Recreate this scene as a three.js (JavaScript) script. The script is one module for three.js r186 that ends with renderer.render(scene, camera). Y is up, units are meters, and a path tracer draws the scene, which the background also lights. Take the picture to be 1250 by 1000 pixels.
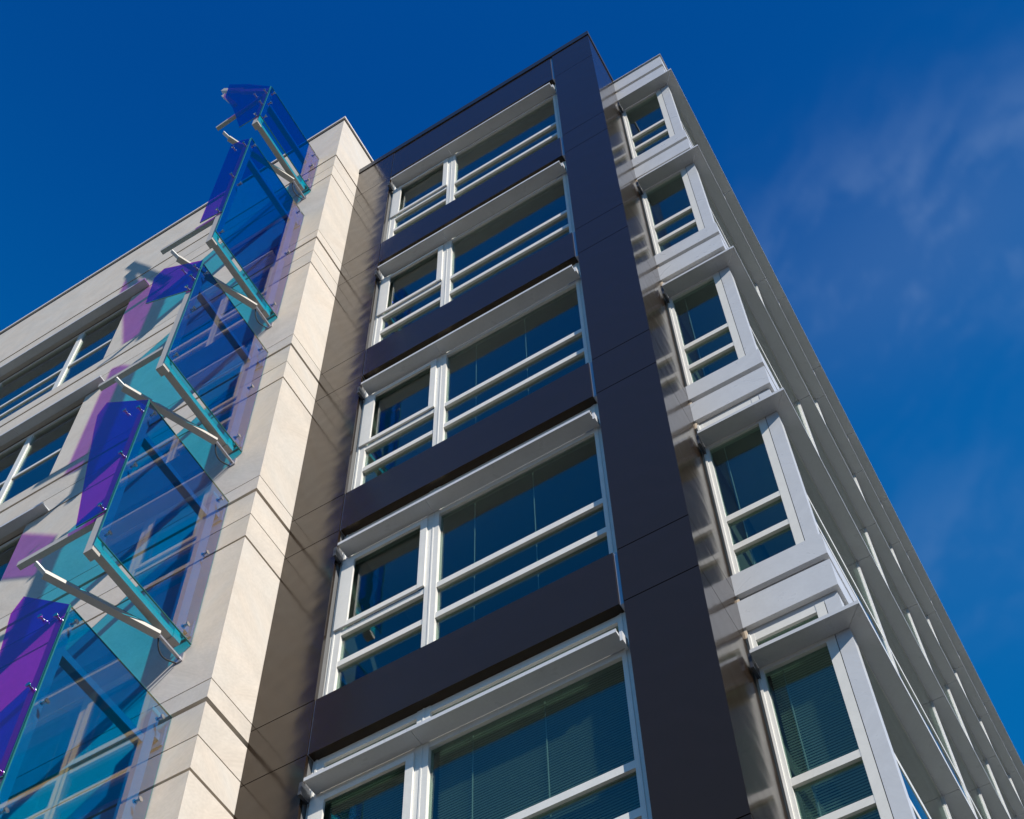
import * as THREE from 'three';
import { mergeGeometries } from 'three/addons/utils/BufferGeometryUtils.js';
import { ImprovedNoise } from 'three/addons/math/ImprovedNoise.js';

// ------------------------------------------------------------------ camera, sky, sun, exposure
const ROOF = 30.3;                                   // height of the tower's roof edge above the pavement
const scene = new THREE.Scene();
const FOCAL = 1914.37, CX = 609.29, CY = 830.02;     // recovered from the photograph (1250 x 1000, shifted lens)
const camera = new THREE.PerspectiveCamera(2 * Math.atan(500 / FOCAL) * 180 / Math.PI, 1.25, 0.1, 3000);
camera.setViewOffset(1250, 1000, 625 - CX, 500 - CY, 1250, 1000);
camera.matrixAutoUpdate = true;
camera.position.set(2.0198, ROOF - 28.6356, 6.8964);
camera.quaternion.setFromRotationMatrix(new THREE.Matrix4().set(
  0.8613904, 0.4144421, 0.2936739, 0, -0.0080734, 0.5892603, -0.8079029, 0, -0.5078794, 0.6935488, 0.5109291, 0, 0, 0, 0, 1));

const noise = new ImprovedNoise();
const fbm = (x, y, z, n = 5) => { let s = 0, a = 0.5; for (let i = 0; i < n; i++) { s += a * noise.noise(x, y, z); x *= 2.03; y *= 2.03; z *= 2.03; a *= 0.5; } return s; };
const smooth = (a, b, x) => { const t = Math.min(1, Math.max(0, (x - a) / (b - a))); return t * t * (3 - 2 * t); };
const SUN = new THREE.Vector3(2.1, 1.65, 1.0).normalize();
{
  const W = 2048, H = 1024, d = new Float32Array(W * H * 4);
  for (let j = 0; j < H; j++) {
    const el = ((j + 0.5) / H - 0.5) * Math.PI, y = Math.sin(el), c = Math.cos(el);
    for (let i = 0; i < W; i++) {
      const az = ((i + 0.5) / W - 0.5) * 2 * Math.PI, x = Math.cos(az) * c, z = Math.sin(az) * c, o = (j * W + i) * 4;
      let r, g, b;
      if (y > 0) {
        const low = Math.pow(1 - y, 1.5), cs = x * SUN.x + y * SUN.y + z * SUN.z, near = Math.pow(Math.max(0, cs * 0.5 + 0.5), 3);
        r = 0.0003 + 0.11 * Math.pow(1 - y, 4); g = 0.027 + 0.050 * near + 0.022 * smooth(0.97, 0.84, y) + 0.26 * low; b = 0.163 + 0.118 * near + 0.045 * smooth(0.97, 0.84, y) + 0.42 * low;
        const u = x / (y + 0.12), v = z / (y + 0.12);                                       // thin cirrus on a flat layer
        const a = 0.88 * u + 0.47 * v, c2 = -0.47 * u + 0.88 * v;                            // strands run along a
        const puff = (u0, v0, ru, rv) => Math.exp(-(((u - u0) / ru) ** 2) - (((v - v0) / rv) ** 2));
        const bank = Math.min(1, 0.9 * puff(0.055, -0.415, 0.13, 0.062) + 0.35 * puff(0.03, -0.62, 0.12, 0.06) + 0.7 * smooth(0.06, 0.4, fbm(u * 1.3 + 3.1, v * 1.3 + 7.7, 0.4, 3)) * smooth(0.45, 0.9, Math.hypot(u + 0.05, v + 0.35)));
        const w1 = 0.3 * fbm(u * 7 + 9, v * 7, 8.8, 4), streak = smooth(-0.22, 0.40, fbm(a * 9 + w1, c2 * 15 + w1 * 5, 2.2, 6) + 0.40 * fbm(a * 40 + w1, c2 * 80 + w1 * 9, 5.1, 5));
        const cl = bank * (0.25 + 0.75 * streak) * smooth(0, 0.2, y);
        r += cl * (0.19 - r) * 0.46; g += cl * (0.28 - g) * 0.46; b += cl * (0.45 - b) * 0.46;
      } else { r = 0.05; g = 0.052; b = 0.055; }
      d[o] = r; d[o + 1] = g; d[o + 2] = b; d[o + 3] = 1;
    }
  }
  const sky = new THREE.DataTexture(d, W, H, THREE.RGBAFormat, THREE.FloatType);
  sky.mapping = THREE.EquirectangularReflectionMapping; sky.magFilter = THREE.LinearFilter; sky.needsUpdate = true;
  scene.background = sky; scene.environment = sky;
}
const sun = new THREE.DirectionalLight(new THREE.Color().setRGB(1, 0.94, 0.85), 5);
sun.position.copy(SUN).multiplyScalar(80).add(new THREE.Vector3(-5, 18, 0)); sun.target.position.set(-5, 18, 0);
sun.castShadow = true; sun.shadow.mapSize.set(4096, 4096);
Object.assign(sun.shadow.camera, { left: -30, right: 30, top: 30, bottom: -30, near: 1, far: 200 });
scene.add(sun, sun.target);
const renderer = new THREE.WebGLRenderer({ antialias: true });
renderer.toneMapping = THREE.LinearToneMapping;
renderer.toneMappingExposure = 1.45;
renderer.shadowMap.enabled = true;

// ------------------------------------------------------------------ textures and materials
function texture(n, f, srgb) {
  const d = new Uint8Array(n * n * 4);
  for (let j = 0; j < n; j++) for (let i = 0; i < n; i++) { const c = f(i / n, j / n), o = (j * n + i) * 4; for (let k = 0; k < 3; k++) d[o + k] = Math.max(0, Math.min(255, Math.round(255 * (Array.isArray(c) ? c[k] : c)))); d[o + 3] = 255; }
  const t = new THREE.DataTexture(d, n, n); t.wrapS = t.wrapT = THREE.RepeatWrapping; t.magFilter = THREE.LinearFilter; if (srgb) t.colorSpace = THREE.SRGBColorSpace; t.needsUpdate = true; return t;
}
// noise that tiles: points on two circles
const tiling = (u, v, f, s, n = 4) => { const a = u * 2 * Math.PI, b = v * 2 * Math.PI, r = f / 6.283; return fbm(Math.cos(a) * r + s, Math.sin(a) * r + Math.cos(b) * r * 1.01 + s * 2, Math.sin(b) * r + s * 3, n); };
const scaled = (t, metres) => { const c = t.clone(); c.repeat.set(1 / metres, 1 / metres); c.needsUpdate = true; return c; };
const stoneColor = texture(512, (u, v) => { const m = 0.96 + 0.07 * tiling(u, v, 10, 1) + 0.06 * tiling(u, v, 90, 5, 3); const w = 0.03 * tiling(u, v, 5, 9, 3); return [m * (0.99 + w), m * 0.985, m * (0.97 - w)]; }, true);
const stoneBump = texture(512, (u, v) => 0.5 + 0.5 * tiling(u, v, 120, 3, 3) + 0.25 * tiling(u, v, 24, 4, 3));
const sheetBump = texture(256, (u, v) => 0.5 + 0.7 * tiling(u, v, 5, 12, 2));
const sheetRough = texture(256, (u, v) => { const k = 0.82 + 0.3 * tiling(u, v, 14, 21, 4) + 0.1 * tiling(u, v, 70, 23, 2); return [k, k, k]; });
const dustColor = texture(512, (u, v) => { const k = 0.955 + 0.035 * tiling(u, v, 9, 31, 4) + 0.03 * tiling(u, v, 60, 37, 3); return [k, k, k * 0.995]; }, true);

const rgb = (r, g, b) => new THREE.Color().setRGB(r, g, b);
const M = (r, g, b, o = {}) => new THREE.MeshPhysicalMaterial({ color: rgb(r, g, b), roughness: 0.5, ...o });
const mat = {
  stone: M(0.53, 0.485, 0.44, { roughness: 0.88, map: scaled(stoneColor, 2.6), bumpMap: scaled(stoneBump, 0.9), bumpScale: 0.0012 }),
  stoneB: M(0.51, 0.467, 0.424, { roughness: 0.9, map: scaled(stoneColor, 3.3), bumpMap: scaled(stoneBump, 1.0), bumpScale: 0.0012 }),
  stoneC: M(0.545, 0.495, 0.445, { roughness: 0.86, map: scaled(stoneColor, 2.9), bumpMap: scaled(stoneBump, 0.95), bumpScale: 0.0012 }),
  backing: M(0.14, 0.115, 0.09, { roughness: 0.95 }),
  coping: M(0.62, 0.58, 0.54, { roughness: 0.45 }),
  dark: M(0.018, 0.012, 0.008, { roughness: 0.2, roughnessMap: scaled(sheetRough, 2.2), bumpMap: scaled(sheetBump, 1.9), bumpScale: 0.005, ior: 1.48, specularIntensity: 0.74, specularColor: rgb(1, 0.84, 0.66) }),
  black: M(0.01, 0.01, 0.012, { roughness: 0.4 }),
  silver: M(0.54, 0.55, 0.575, { roughness: 0.38, map: scaled(dustColor, 1.7), roughnessMap: scaled(sheetRough, 1.9) }),
  frame: M(0.70, 0.685, 0.645, { roughness: 0.34, map: scaled(dustColor, 1.3) }),
  trim: M(0.45, 0.43, 0.45, { roughness: 0.3, metalness: 0.6 }),
  sealant: M(0.62, 0.49, 0.36, { roughness: 0.8, map: scaled(dustColor, 0.8) }),
  gasket: M(0.02, 0.02, 0.022, { roughness: 0.6 }),
  bracket: M(0.06, 0.065, 0.075, { roughness: 0.4, metalness: 0.5 }),
  glass: M(0.62, 0.74, 0.69, { transmission: 1, thickness: 0, roughness: 0.008, ior: 1.62, bumpMap: scaled(sheetBump, 1.9), bumpScale: 0.0012 }),
  room: M(0.10, 0.10, 0.10, { roughness: 0.9 }),
  ceiling: M(0.20, 0.20, 0.195, { roughness: 0.9 }),
  blind: M(0.66, 0.68, 0.62, { roughness: 0.6 }),
  cord: M(0.55, 0.55, 0.52, { roughness: 0.7 }),
  cyan: M(0.03, 0.96, 1.0, { transmission: 1, thickness: 0, roughness: 0.01, ior: 1.3 }),
  magenta: M(1.0, 0.18, 0.90, { transmission: 1, thickness: 0, roughness: 0.01, ior: 1.5 }),
  cyanLayer: M(0.50, 0.62, 0.995, { transmission: 1, thickness: 0, roughness: 0, specularIntensity: 0 }),
  magentaLayer: M(0.72, 0.95, 0.98, { transmission: 1, thickness: 0, roughness: 0, specularIntensity: 0 }),
  film: M(1.0, 0.66, 0.10, { metalness: 1, roughness: 0.02, transparent: true, opacity: 0.26 }),
  filmSide: M(0.15, 0.60, 0.75, { metalness: 1, roughness: 0.03, transparent: true, opacity: 0.07 }),
  glassEdge: M(0.03, 0.16, 0.14, { roughness: 0.15 }),
  steel: M(0.44, 0.41, 0.37, { roughness: 0.4, map: scaled(dustColor, 0.9) }),
  clip: M(0.62, 0.62, 0.62, { roughness: 0.18, metalness: 1 }),
  pavement: M(0.075, 0.073, 0.068, { roughness: 0.9, map: scaled(dustColor, 4) }),
  asphalt: M(0.06, 0.06, 0.062, { roughness: 0.95, map: scaled(dustColor, 6) }),
  ground: M(0.09, 0.09, 0.08, { roughness: 0.95, map: scaled(dustColor, 9) }),
};

// ------------------------------------------------------------------ helpers
// A box between two corners, with texture coordinates in metres taken from where it stands.
function box(x0, x1, y0, y1, z0, z1) {
  const g = new THREE.BoxGeometry(Math.abs(x1 - x0), Math.abs(y1 - y0), Math.abs(z1 - z0));
  g.translate((x0 + x1) / 2, (y0 + y1) / 2, (z0 + z1) / 2);
  return metric(g);
}
function metric(g) {
  const p = g.attributes.position, n = g.attributes.normal, uv = new Float32Array(p.count * 2);
  for (let i = 0; i < p.count; i++) {
    const ax = Math.abs(n.getX(i)), ay = Math.abs(n.getY(i)), az = Math.abs(n.getZ(i));
    const a = ax > ay && ax > az ? [p.getZ(i), p.getY(i)] : ay > az ? [p.getX(i), p.getZ(i)] : [p.getX(i), p.getY(i)];
    uv[2 * i] = a[0]; uv[2 * i + 1] = a[1];
  }
  g.setAttribute('uv', new THREE.BufferAttribute(uv, 2));
  return g;
}
// A glass pane, set by a hair's turn of its own so that no two mirror the sky alike.
let paneSeed = 7;
const chance = () => { paneSeed = (paneSeed * 1103515245 + 12345) % 2147483648; return paneSeed / 2147483648; };
function pane(x0, x1, y0, y1, z0, z1) {
  const g = box(x0, x1, y0, y1, z0, z1), c = [(x0 + x1) / 2, (y0 + y1) / 2, (z0 + z1) / 2], t = 0.008;
  g.translate(-c[0], -c[1], -c[2]); g.rotateX((chance() - 0.5) * t); g.rotateY((chance() - 0.5) * t); g.translate(...c); return g;
}
// A box of given size along the line a -> b.
function bar(a, b, w, h) {
  const A = new THREE.Vector3(...a), B = new THREE.Vector3(...b), L = A.distanceTo(B);
  const g = new THREE.BoxGeometry(w, h, L); metric(g);
  const dir = B.clone().sub(A).normalize(), q = new THREE.Quaternion();
  const up = Math.abs(dir.y) > 0.95 ? new THREE.Vector3(0, 0, 1) : new THREE.Vector3(0, 1, 0);
  const x = new THREE.Vector3().crossVectors(up, dir).normalize(), y = new THREE.Vector3().crossVectors(dir, x);
  q.setFromRotationMatrix(new THREE.Matrix4().makeBasis(x, y, dir));
  g.applyQuaternion(q); g.translate((A.x + B.x) / 2, (A.y + B.y) / 2, (A.z + B.z) / 2);
  return g;
}
function part(name, geometries, material, parent) {
  const list = [].concat(geometries).map((g) => (g.index ? g.toNonIndexed() : g));
  for (const g of list) for (const k of Object.keys(g.attributes)) if (!['position', 'normal', 'uv'].includes(k)) g.deleteAttribute(k);
  const o = new THREE.Mesh(list.length > 1 ? mergeGeometries(list) : list[0], material);
  o.name = name; o.castShadow = o.receiveShadow = true; parent.add(o); return o;
}
const taken = {};
function thing(name, label, category, group, y = ROOF) {
  const o = new THREE.Group(), n = taken[name] = (taken[name] ?? -1) + 1;
  o.name = n ? `${name}_${String(n).padStart(3, '0')}` : name; o.position.y = y;
  o.userData = { label, category }; if (group) o.userData.group = group;
  scene.add(o); return o;
}
function structure(name, geometries, material) { const o = part(name, geometries, material, scene); o.userData.kind = 'structure'; return o; }
const F = 4, FLOORS = 7;                             // storey height; storeys counted down from the roof
// y in the groups below is measured from the roof edge of the tower.

// ------------------------------------------------------------------ ground
structure('ground', box(-900, 900, -0.3, -0.16, -900, 900), mat.ground);
structure('pavement', box(-60, 40, -0.158, 0, 0.7, 9), mat.pavement);
structure('road', box(-200, 200, -0.158, -0.13, 9.05, 22), mat.asphalt);

// ------------------------------------------------------------------ stone wing with the pier
{
  const XP = -4.738, ZP = 0.653, XW = -22, XO = -9.04, XO2 = -14.6;
  const w = thing('stone_wing', 'pale limestone building wing with a corner pier carrying the coloured glass fins', 'building');
  part('wall_core', [box(XO + 0.05, XP - 0.07, -30.3, 1.15, -5.9, ZP - 0.075), box(XW, XO2 - 0.05, -30.3, 1.15, -5.9, ZP - 0.075),
    ...Array.from({ length: FLOORS + 1 }, (_, k) => box(XO2 - 0.05, XO + 0.05, k === FLOORS ? -30.3 : -1.89 - F * k + 0.02, k === 0 ? 1.15 : -4.5 - F * (k - 1) - 0.02, -5.9, ZP - 0.075)),
    box(XO2, XO, -30, 1, -6.1, -5.7)], mat.backing, w);
  const slab = (x0, x1, y0, y1, m, back = -0.35) => part('stone_panel', box(x0, x1, y0, y1, back, ZP), m, w);
  slab(XW, XP, -0.80, 1.2, mat.stone);
  for (let k = 0; k < FLOORS; k++) {
    const y = -F * k, a = k % 2 ? mat.stone : mat.stoneB, b = k % 2 ? mat.stoneB : mat.stone;
    slab(XW, XP, y - 1.371, y - 0.875, a);
    slab(XW, XP, y - 1.846, y - 1.389, b);
    slab(XO, XP, y - 4.494, y - 1.890, k % 3 === 1 ? mat.stoneC : a);
    slab(XW, XO2, y - 4.494, y - 1.890, b);
    if (k < FLOORS - 1) slab(XW, XP, y - 4.795, y - 4.510, b);
  }
  slab(XW, XP, -30.3, -4.506 - F * (FLOORS - 1), mat.stone);
  part('coping', [box(XW, XP + 0.035, 1.235, 1.30, -5.9, ZP + 0.035)], mat.coping, w);
  part('flashing', [box(XW, XP + 0.004, 1.2, 1.235, -5.9, ZP + 0.004)], mat.black, w);
  for (let k = 0; k < FLOORS; k++) {
    const y = -F * k, T = y - 1.89, B = y - 4.494, z0 = 0.52, z1 = 0.575;
    const win = part('window', [box(XO2, XO, T - 0.07, T, z0, z1), box(XO2, XO, B, B + 0.07, z0, z1), box(XO2, XO2 + 0.07, B + 0.07, T - 0.07, z0, z1), box(XO - 0.07, XO, B + 0.07, T - 0.07, z0, z1)], mat.frame, w);
    const xs = [XO2 + 0.07, -12.24, -12.12, -10.28, -10.16, XO - 0.07];
    for (const [a, b] of [[xs[1], xs[2]], [xs[3], xs[4]]]) part('mullion', box(a, b, B + 0.07, T - 0.07, z0, z1 + 0.004), mat.frame, win);
    for (let i = 0; i < 3; i++) {
      const x0 = xs[2 * i], x1 = xs[2 * i + 1], cuts = i === 2 ? [-3.38] : [-3.36, -3.88], ys = [T - 0.07];
      for (const c of cuts) { part('transom', box(x0, x1, y + c - 0.035, y + c + 0.035, z0, z1 - 0.003), mat.frame, win); ys.push(y + c + 0.035, y + c - 0.035); }
      ys.push(B + 0.07);
      for (let j = 0; j < ys.length; j += 2) part('pane', pane(x0, x1, ys[j + 1], ys[j], 0.542, 0.553), mat.glass, win);
    }
    const can = part('sunshade', [box(XO2 - 0.2, -10.42, y - 1.872, y - 1.842, ZP + 0.004, 0.79), box(-10.412, -8.64, y - 1.872, y - 1.842, ZP + 0.004, 0.79)], mat.silver, w);
    part('edge_trim', box(XO2 - 0.2, -8.636, y - 1.876, y - 1.834, 0.79, 0.802), mat.silver, can);
  }
}

// ------------------------------------------------------------------ dark metal tower
const TX0 = -4.734, TXL = -3.98, TXR = -0.713;
{
  const t = thing('panel_tower', 'dark glossy metal clad tower bay with five stacked wide windows and flat sunshades', 'building');
  part('interior_walls', [box(TX0 + 0.01, TXL - 0.004, -30.3, -0.1, -6, -0.045), box(TXR + 0.004, -0.045, -30.3, -0.1, -6, -0.045), box(TX0, 0, -30.3, -0.2, -6.2, -6)], mat.room, t);
  for (let k = 0; k <= FLOORS; k++) {
    const top = k ? -0.75 - F * k : -0.2, bot = k === FLOORS ? -30.3 : -1.40 - F * k;
    part('floor_slab', box(TXL, TXR, bot, top, -6, -0.17), mat.ceiling, t);
    // spandrel panel, its trims at both ends
    const st = k ? -0.626 - F * k : -0.15, sb = k === FLOORS ? -30.3 : -1.462 - F * k;
    part('spandrel_panel', box(TXL + 0.012, TXR - 0.045, sb, st, -0.165, -0.004), mat.dark, t);
    part('joint_trim', box(TXR - 0.041, TXR - 0.006, sb, st, -0.16, -0.018), mat.trim, t); part('joint_trim', box(TXL + 0.003, TXL + 0.010, sb, st, -0.16, -0.008), mat.trim, t);
    // cladding panels left and right of the windows, wrapping the corner
    const cuts = [[st, sb]]; if (k < FLOORS) cuts.push([sb, -0.626 - F * (k + 1)]);
    for (const [a, b] of cuts) {
      part('metal_panel', box(TX0, TXL - 0.003, b + 0.007, a - 0.007, -0.04, 0), mat.dark, t);
      part('metal_panel', box(TXR + 0.003, 0, b + 0.007, a - 0.007, -0.04, 0), mat.dark, t);
      part('metal_panel', box(-0.04, -0.0015, b + 0.007, a - 0.007, -0.965, -0.0405), mat.dark, t);
    }
  }
  part('coping', box(TX0, 0.012, -0.148, 0.05, -6.2, 0.014), mat.black, t);
  const z0 = -0.185, z1 = -0.10, ML = -2.85, MR = -2.71, JL = -3.85, JR = -0.83;
  for (let k = 0; k < FLOORS; k++) {
    const y = -F * k, T = y - 1.466, B = y - 4.622;
    const win = part('window', [box(TXL + 0.002, JL, B, T, z0, z1), box(JR, TXR - 0.003, B, T, z0, z1), box(JL, ML, T - 0.09, T, z0, z1 - 0.003), box(MR, JR, T - 0.09, T, z0, z1 - 0.003),
      box(JL, ML, B, B + 0.10, z0, z1 - 0.003), box(MR, JR, B, B + 0.10, z0, z1 - 0.003), box(-0.80, -0.783, B, T, z1, z1 + 0.006), box(-3.945, -3.925, B, T, z1, z1 + 0.008)], mat.frame, t);
    part('mullion', [box(ML, MR, B, T, z0, z1 + 0.003), box(-2.788, -2.772, B, T, z1 + 0.003, z1 + 0.008)], mat.frame, win);
    // small left light: an opening sash over two fixed panes
    const rows = (x0, x1, cuts) => {
      const ys = [T - 0.09];
      for (const [a, b] of cuts) { part('transom', box(x0, x1, y + b, y + a, z0, z1 - 0.004), mat.frame, win); ys.push(y + a, y + b); }
      ys.push(B + 0.10);
      for (let j = 0; j < ys.length; j += 2) part('pane', pane(x0, x1, ys[j + 1], ys[j], -0.150, -0.138), mat.glass, win);
    };
    rows(JL, ML, [[-1.97, -2.06], [-3.42, -3.51], [-3.965, -4.055]]);
    rows(MR, JR, [[-1.97, -2.06], [-3.42, -3.51], [-3.965, -4.055]]);
    part('sash', [box(-3.93, -3.775, y - 3.405, y - 2.07, z1 + 0.002, z1 + 0.028), box(-2.925, -2.845, y - 3.405, y - 2.07, z1 + 0.004, z1 + 0.028), box(-3.775, -2.925, y - 3.405, y - 3.325, z1 - 0.003, z1 + 0.026), box(-3.775, -2.925, y - 2.14, y - 2.07, z1 - 0.003, z1 + 0.026)], mat.frame, win);
    const sh = part('sunshade', box(-2.776, -0.776, y - 1.99, y - 1.955, -0.092, 0.088), mat.silver, t);
    part('shade_segment', box(-3.89, -2.782, y - 1.99, y - 1.955, -0.092, 0.088), mat.silver, sh);
    part('edge_trim', box(-3.892, -0.774, y - 1.993, y - 1.945, 0.088, 0.096), mat.silver, sh);
    part('shade_bracket', [box(-3.968, -3.935, y - 2.10, y - 1.93, -0.07, 0.06)], mat.bracket, sh);
    part('shade_bracket', [box(-0.772, -0.745, y - 2.06, y - 1.93, -0.07, 0.04)], mat.silver, sh);
    // what hangs behind the glass
    if (k === 4) {
      const sl = []; for (let yy = T - 0.15; yy > B + 0.5; yy -= 0.034) sl.push(box(-3.83, -2.88, yy - 0.001, yy + 0.001, -0.258, -0.243), box(-2.69, -0.86, yy - 0.001, yy + 0.001, -0.258, -0.243));
      part('blind_slats', sl, mat.blind, win).userData.kind = 'stuff';
    }
    if (k >= 2) for (const x of [-2.34, -1.63]) part('blind_cord', box(x - 0.004, x + 0.004, B + 0.15, T - 0.4, -0.228, -0.222), mat.cord, win);
  }
}

// ------------------------------------------------------------------ glazed corner bay
const SEAMS = [-0.77, -3.09, -5.34, -6.90, -8.48, -10.15, -11.5, -12.77, -14.34, -15.9, -17.5, -19.2, -21];
{
  const b = thing('corner_bay', 'silver framed corner bay with wraparound sunshades beside the dark tower', 'building');
  const ZB = -0.945, XC = 0.88, ZE = -21;
  part('interior_walls', [box(-0.30, -0.06, -30.3, -0.3, -6.2 - 15, -6.21), box(0.02, XC - 0.06, -30.3, -0.3, ZE - 0.2, ZE)], mat.room, b);
  part('roof', box(-0.06, XC - 0.02, -0.55, -0.35, ZE, ZB - 0.06), mat.room, b);
  part('sealant_joint', box(-0.0012, 0.021, -30.3, -0.2, -0.985, -0.962), mat.sealant, b);
  const run = (name, y0, y1, zf, xs, m, parent) => part(name, [box(-0.0005, xs, y0, y1, zf - 0.055, zf), box(xs - 0.055, xs, y0, y1, ZE, zf - 0.055)], m, parent);
  run('parapet_band', -0.68, -0.19, ZB + 0.005, 0.912, mat.silver, b);
  part('parapet_cap', [box(-0.0005, 0.935, -0.186, -0.165, ZB - 0.07, ZB + 0.03), box(0.84, 0.935, -0.186, -0.165, ZE, ZB - 0.07)], mat.silver, b);
  for (let k = 0; k < FLOORS; k++) {
    const y = -F * k, T = y - 1.34, B = y - 4.40;
    part('floor_slab', box(0.0, XC - 0.08, y - 1.30, y - (k ? 0.42 : 0.56), ZE, ZB - 0.085), mat.ceiling, b);
    run('recess_lining', y - 1.336, y - (k ? 0.36 : 0.60), ZB - 0.060, XC - 0.012, mat.silver, b);
    run('spandrel_band', y - 1.212, y - 0.80, ZB, 0.905, mat.silver, b);
    if (k < FLOORS - 1) run('sill_band', y - 4.70, y - 4.366, ZB + 0.005, 0.906, mat.silver, b);
    // front window
    const zf = ZB - 0.012, zb = zf - 0.075;
    const win = part('window', [box(0.023, 0.082, B, T, zb, zf), box(0.658, 0.742, B, T, zb, zf), box(0.082, 0.658, T - 0.10, T, zb, zf - 0.003), box(0.082, 0.658, B, B + 0.06, zb, zf - 0.003),
      box(0.022, 0.045, B, T, zf, zf + 0.014)], mat.frame, b);
    const rows = [[-1.80, -1.90], [-3.325, -3.415], [-3.862, -3.950]], ys = [T - 0.10];
    for (const [p, q] of rows) { part('transom', box(0.082, 0.658, y + q, y + p, zb, zf - 0.002), mat.frame, win); ys.push(y + p, y + q); }
    ys.push(B + 0.06);
    for (let j = 0; j < ys.length; j += 2) part('pane', pane(0.082, 0.658, ys[j + 1], ys[j], zb + 0.028, zb + 0.04), mat.glass, win);
    if (k === 4) { const sl = []; for (let yy = T - 0.15; yy > B + 0.1; yy -= 0.034) sl.push(box(0.10, 0.65, yy - 0.001, yy + 0.001, zb - 0.065, zb - 0.050)); part('blind_slats', sl, mat.blind, win).userData.kind = 'stuff'; }
    if (k >= 2) for (const x of [0.22]) part('blind_cord', box(x - 0.004, x + 0.004, B + 0.1, T - 0.5, zb - 0.036, zb - 0.03), mat.cord, win);
    part('corner_post', [box(0.749, XC, B, T, zb - 0.04, zf + 0.002)], mat.silver, b);
    part('gasket', [box(0.742, 0.749, B, T, zb, zf - 0.02)], mat.gasket, b);
    // side windows, one per bay between posts
    for (let i = 1; i < SEAMS.length; i++) {
      const za = i === 1 ? zb - 0.04 : SEAMS[i - 1] - 0.014, zc = SEAMS[i] + 0.014;
      const sw = part('side_window', [box(XC - 0.07, XC - 0.006, T - 0.10, T, zc, za), box(XC - 0.07, XC - 0.006, B, B + 0.06, zc, za), ...rows.map(([p, q]) => box(XC - 0.07, XC - 0.007, y + q, y + p, zc, za)), box(XC - 0.068, XC - 0.008, B, T, za - 0.015, za), box(XC - 0.068, XC - 0.008, B, T, zc, zc + 0.015)], mat.frame, b);
      part('pane', pane(XC - 0.024, XC - 0.013, B + 0.06, T - 0.10, zc, za), mat.glass, sw);
      if (i < SEAMS.length) part('side_post', box(XC - 0.07, XC + 0.006, B, T, SEAMS[i] - 0.012, SEAMS[i] + 0.012), mat.silver, b);
    }
    // sunshade wrapping the corner, one plate per segment, mitred at the corner
    const yu = y - 1.857, yt = yu + 0.035, xo = 1.036, xi = 0.888, zo = -0.770, zi = ZB - 0.006;
    const flat = (pts) => { const s = new THREE.Shape(pts.map(([x, z]) => new THREE.Vector2(x, -z))); const g = new THREE.ExtrudeGeometry(s, { depth: yt - yu, bevelEnabled: false }); g.rotateX(-Math.PI / 2); g.translate(0, yu, 0); return metric(g); };
    const sh = part('sunshade', flat([[0.056, zo], [xo - 0.004, zo], [xi - 0.02, zi], [0.056, zi]]), mat.silver, b);
    part('shade_segment', flat([[xo, zo - 0.006], [xo, SEAMS[1] + 0.004], [xi - 0.016, SEAMS[1] + 0.004], [xi - 0.016, zi - 0.004]]), mat.silver, sh);
    for (let i = 1; i < SEAMS.length - 1; i++) part('shade_segment', box(xi - 0.016, xo, yu, yt, SEAMS[i + 1] + 0.004, SEAMS[i] - 0.004), mat.silver, sh);
    part('edge_trim', [box(0.056, xo + 0.008, yu - 0.003, yt + 0.008, zo, zo + 0.008), box(xo + 0.0005, xo + 0.008, yu - 0.003, yt + 0.008, ZE, zo - 0.0005)], mat.silver, sh);
    part('shade_bracket', box(0.022, 0.05, y - 2.0, y - 1.80, zf + 0.002, -0.80), mat.bracket, sh);
  }
}

// ------------------------------------------------------------------ dichroic glass fins on the pier
// Each unit: a sheet square to the facade, a smaller sheet turned away from its outer edge, and a steel frame behind.
const XF = -5.14;
const UNITS = [
  { t: -0.47, b: -2.14, side: [[-5.19, -0.30], [-5.86, 1.08], [-6.47, 2.20], [-6.42, 1.27], [-6.03, -0.09], [-5.60, -1.94], [-5.19, -1.98]], arms: [[[-5.31, -0.20], [-6.40, -0.40]], [[-6.10, 1.45], [-6.76, 2.62]], [[-6.16, 0.62], [-6.66, 2.10]], [[-5.31, -0.05], [-6.14, 1.42]]], label: 'short topmost dichroic glass fin rising above the pier against the sky' },
  { t: -3.36, b: -7.49, side: [[-5.19, -3.25], [-5.38, -3.02], [-5.62, -2.88], [-5.60, -6.46], [-5.19, -6.58]], arms: [[[-5.31, -6.36], [-6.39, -6.32]]], label: 'tallest dichroic glass fin, just below the short topmost one' },
  { t: -8.69, b: -11.56, side: [[-5.19, -8.46], [-5.98, -7.73], [-6.12, -7.89], [-6.06, -8.84], [-5.19, -9.45]], arms: [[[-5.31, -10.84], [-6.41, -10.84]]], label: 'dichroic glass fin with the squat side pane, below the tallest fin' },
  { t: -12.78, b: -15.66, side: [[-5.19, -12.63], [-5.96, -11.90], [-6.04, -12.14], [-5.98, -12.58], [-5.57, -15.08], [-5.19, -15.08]], arms: [[[-5.31, -14.98], [-6.42, -14.98]]], label: 'dichroic glass fin with long tapering side pane, second from the lowest' },
  { t: -16.88, b: -19.75, side: [[-5.19, -16.78], [-5.94, -16.06], [-6.03, -16.29], [-5.93, -17.04], [-5.56, -19.20], [-5.19, -19.20]], arms: [[[-5.31, -19.10], [-6.42, -19.10]]], label: 'lowest dichroic glass fin, mirroring the tower window frames' },
];
const ZW = 0.66, ZO = 2.125;
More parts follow.
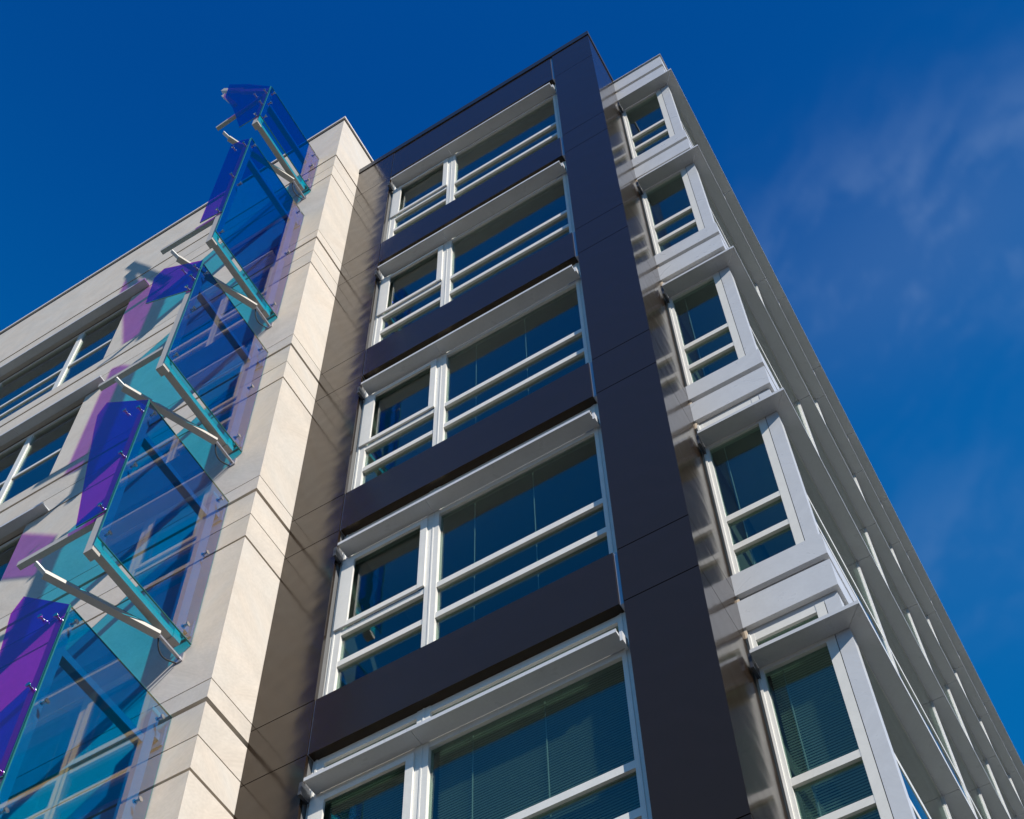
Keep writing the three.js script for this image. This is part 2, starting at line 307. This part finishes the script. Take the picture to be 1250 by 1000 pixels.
UNITS.forEach((u, n) => {
  const o = thing('dichroic_fin', u.label, 'glass fin', 'dichroic glass fins on the stone pier');
  // sheet square to the facade
  const g = part('fin_glass', box(XF, XF + 0.012, u.b, u.t, ZW, ZO), mat.cyan, o);
  part('dichroic_film', (() => { const p = new THREE.PlaneGeometry(ZO - ZW - 0.004, u.t - u.b - 0.004); p.rotateY(Math.PI / 2); p.translate(XF + 0.0145, (u.t + u.b) / 2, (ZW + ZO) / 2); return p; })(), mat.film, g);
  part('glass_edge', box(XF - 0.001, XF + 0.015, u.b - 0.008, u.b - 0.001, ZW, ZO), mat.glassEdge, g); part('glass_edge', box(XF - 0.001, XF + 0.015, u.t + 0.001, u.t + 0.006, ZW, ZO), mat.glassEdge, g); part('glass_edge', box(XF - 0.001, XF + 0.015, u.b, u.t, ZO + 0.001, ZO + 0.007), mat.glassEdge, g);
  // the coating's stack of fine level layers between the two faces: a steep look crosses more of them than the sun does, so the colour shifts with angle
  const layers = (n0, n1, edge) => { const p = [], step = 0.0125; for (let y = n0; y < n1; y += step) { const q = edge(y); if (q) p.push(...q); } const g2 = new THREE.BufferGeometry(); g2.setAttribute('position', new THREE.Float32BufferAttribute(p, 3)); g2.computeVertexNormals(); return metric(g2); };
  const quad = (x0, x1, y, z0, z1) => [x0, y, z0, x0, y, z1, x1, y, z1, x0, y, z0, x1, y, z1, x1, y, z0];
  part('interlayer', layers(u.b + 0.006, u.t, (y) => quad(XF - 0.0002, XF + 0.0122, y, ZW + 0.002, ZO - 0.002)), mat.cyanLayer, g).userData.kind = 'stuff';
  // side sheet, parallel to the facade
  const shape = new THREE.Shape(u.side.map(([x, y]) => new THREE.Vector2(x, y)));
  const eg = metric(new THREE.ExtrudeGeometry(shape, { depth: 0.012, bevelEnabled: false })); eg.translate(0, 0, ZO - 0.022);
  const sg = part('side_glass', eg, mat.magenta, o);
  const span = (y) => { const xs = []; u.side.forEach(([x0, y0], i) => { const [x1, y1] = u.side[(i + 1) % u.side.length]; if ((y0 > y) !== (y1 > y)) xs.push(x0 + (x1 - x0) * (y - y0) / (y1 - y0)); }); return xs.length < 2 ? null : [Math.min(...xs), Math.max(...xs)]; };
  const ys = u.side.map((q) => q[1]);
  part('interlayer', layers(Math.min(...ys) + 0.004, Math.max(...ys), (y) => { const e = span(y); return e && quad(e[0] + 0.002, e[1] - 0.002, y, ZO - 0.0222, ZO - 0.0098); }), mat.magentaLayer, sg).userData.kind = 'stuff';
  const fl = new THREE.ShapeGeometry(shape); fl.translate(0, 0, ZO - 0.0075); part('dichroic_film', fl, mat.filmSide, sg);
  const last = u.side[u.side.length - 1], low = u.side[u.side.length - 2];
  part('glass_edge', bar([last[0], last[1] - 0.007, ZO - 0.016], [low[0], low[1] - 0.007, ZO - 0.016], 0.012, 0.010), mat.glassEdge, sg);
  part('glass_edge', bar([last[0] + 0.007, u.side[0][1], ZO - 0.016], [last[0] + 0.007, last[1], ZO - 0.016], 0.010, 0.012), mat.glassEdge, sg);
  // steel frame behind the glass
  const xp = XF - 0.115, zi = 0.80, zo = 2.04;
  part('outer_post', box(xp - 0.055, xp + 0.055, u.b - 0.12, u.t - 0.06, zo - 0.055, zo + 0.055), mat.steel, o);
  part('wall_post', box(xp - 0.055, xp + 0.055, u.b - 0.06, u.t + 0.02, zi - 0.055, zi + 0.055), mat.steel, o);
  part('upper_beam', box(xp - 0.045, xp + 0.045, u.t - 0.52, u.t - 0.42, zi + 0.056, zo - 0.056), mat.steel, o);
  part('lower_beam', box(xp - 0.045, xp + 0.045, u.b - 0.045, u.b + 0.055, zi + 0.056, zo - 0.056), mat.steel, o);
  for (const y of [u.t - 0.25, u.b + 0.3]) part('wall_plate', [box(xp - 0.04, xp + 0.04, y - 0.05, y + 0.05, 0.6535, zi - 0.056), box(xp - 0.09, xp + 0.09, y - 0.14, y + 0.14, 0.654, 0.672)], mat.steel, o);
  for (const [a, b] of u.arms) part('side_arm', bar([...a, zo - 0.03], [...b, zo - 0.03], 0.065, 0.08), mat.steel, o);
  // clips: stand-off pins through both sheets
  const pin = (p, d) => { const c = new THREE.CylinderGeometry(0.013, 0.013, 0.06, 10), h = new THREE.CylinderGeometry(0.026, 0.026, 0.014, 12); h.translate(0, 0.034, 0); const m = mergeGeometries([c, h]); m.applyQuaternion(new THREE.Quaternion().setFromUnitVectors(new THREE.Vector3(0, 1, 0), new THREE.Vector3(...d).normalize())); m.translate(...p); return m; };
  for (const y of [u.t - 0.16, (u.t + u.b) / 2 + 0.1, u.b + 0.16]) for (const z of [zi, zo]) part('clip', pin([XF + 0.012, y, z], [1, 0, 0]), mat.clip, o);
  for (const [x, y] of [[-5.27, u.side[0][1] - 0.16], [-5.50, u.side[0][1] + 0.0], [-5.27, (u.side[0][1] + last[1]) / 2], [-5.27, last[1] + 0.12]]) part('clip', pin([x, y, ZO - 0.008], [0, 0, 1]), mat.clip, o);
});

// ------------------------------------------------------------------ linear lights under the fins
UNITS.forEach((u, n) => {
  const where = ['short topmost', 'tallest', 'third', 'second lowest', 'lowest'][n];
  const o = thing('light_fixture', `slim grey metal trough light slung under the ${where} glass fin`, 'light', 'trough lights under the fins');
  const y = u.b - 0.16, A = [-5.25, y, 0.99], B = [-5.76, y, 2.12];
  part('housing', bar(A, B, 0.085, 0.05), mat.steel, o);
  part('lens', bar([A[0], y + 0.032, A[2] + 0.03], [B[0] + 0.02, y + 0.032, B[2] - 0.03], 0.062, 0.012), mat.glass, o);
  part('end_cap', bar([B[0] + 0.01, y + 0.01, B[2] - 0.01], [B[0] - 0.05, y + 0.11, B[2] + 0.10], 0.05, 0.02), mat.frame, o);
  part('mounting_bracket', [bar([-5.25, y, 0.985], [-5.25, y, 0.66], 0.03, 0.03), box(-5.30, -5.20, y - 0.07, y + 0.07, 0.654, 0.666)], mat.trim, o);
  const c = new THREE.CatmullRomCurve3([[-5.27, y - 0.01, 0.97], [-5.30, y - 0.10, 0.90], [-5.30, y - 0.14, 0.82], [-5.27, y - 0.08, 0.67]].map((p) => new THREE.Vector3(...p)));
  part('cable', metric(new THREE.TubeGeometry(c, 16, 0.009, 6)), mat.gasket, o);
});

renderer.render(scene, camera);
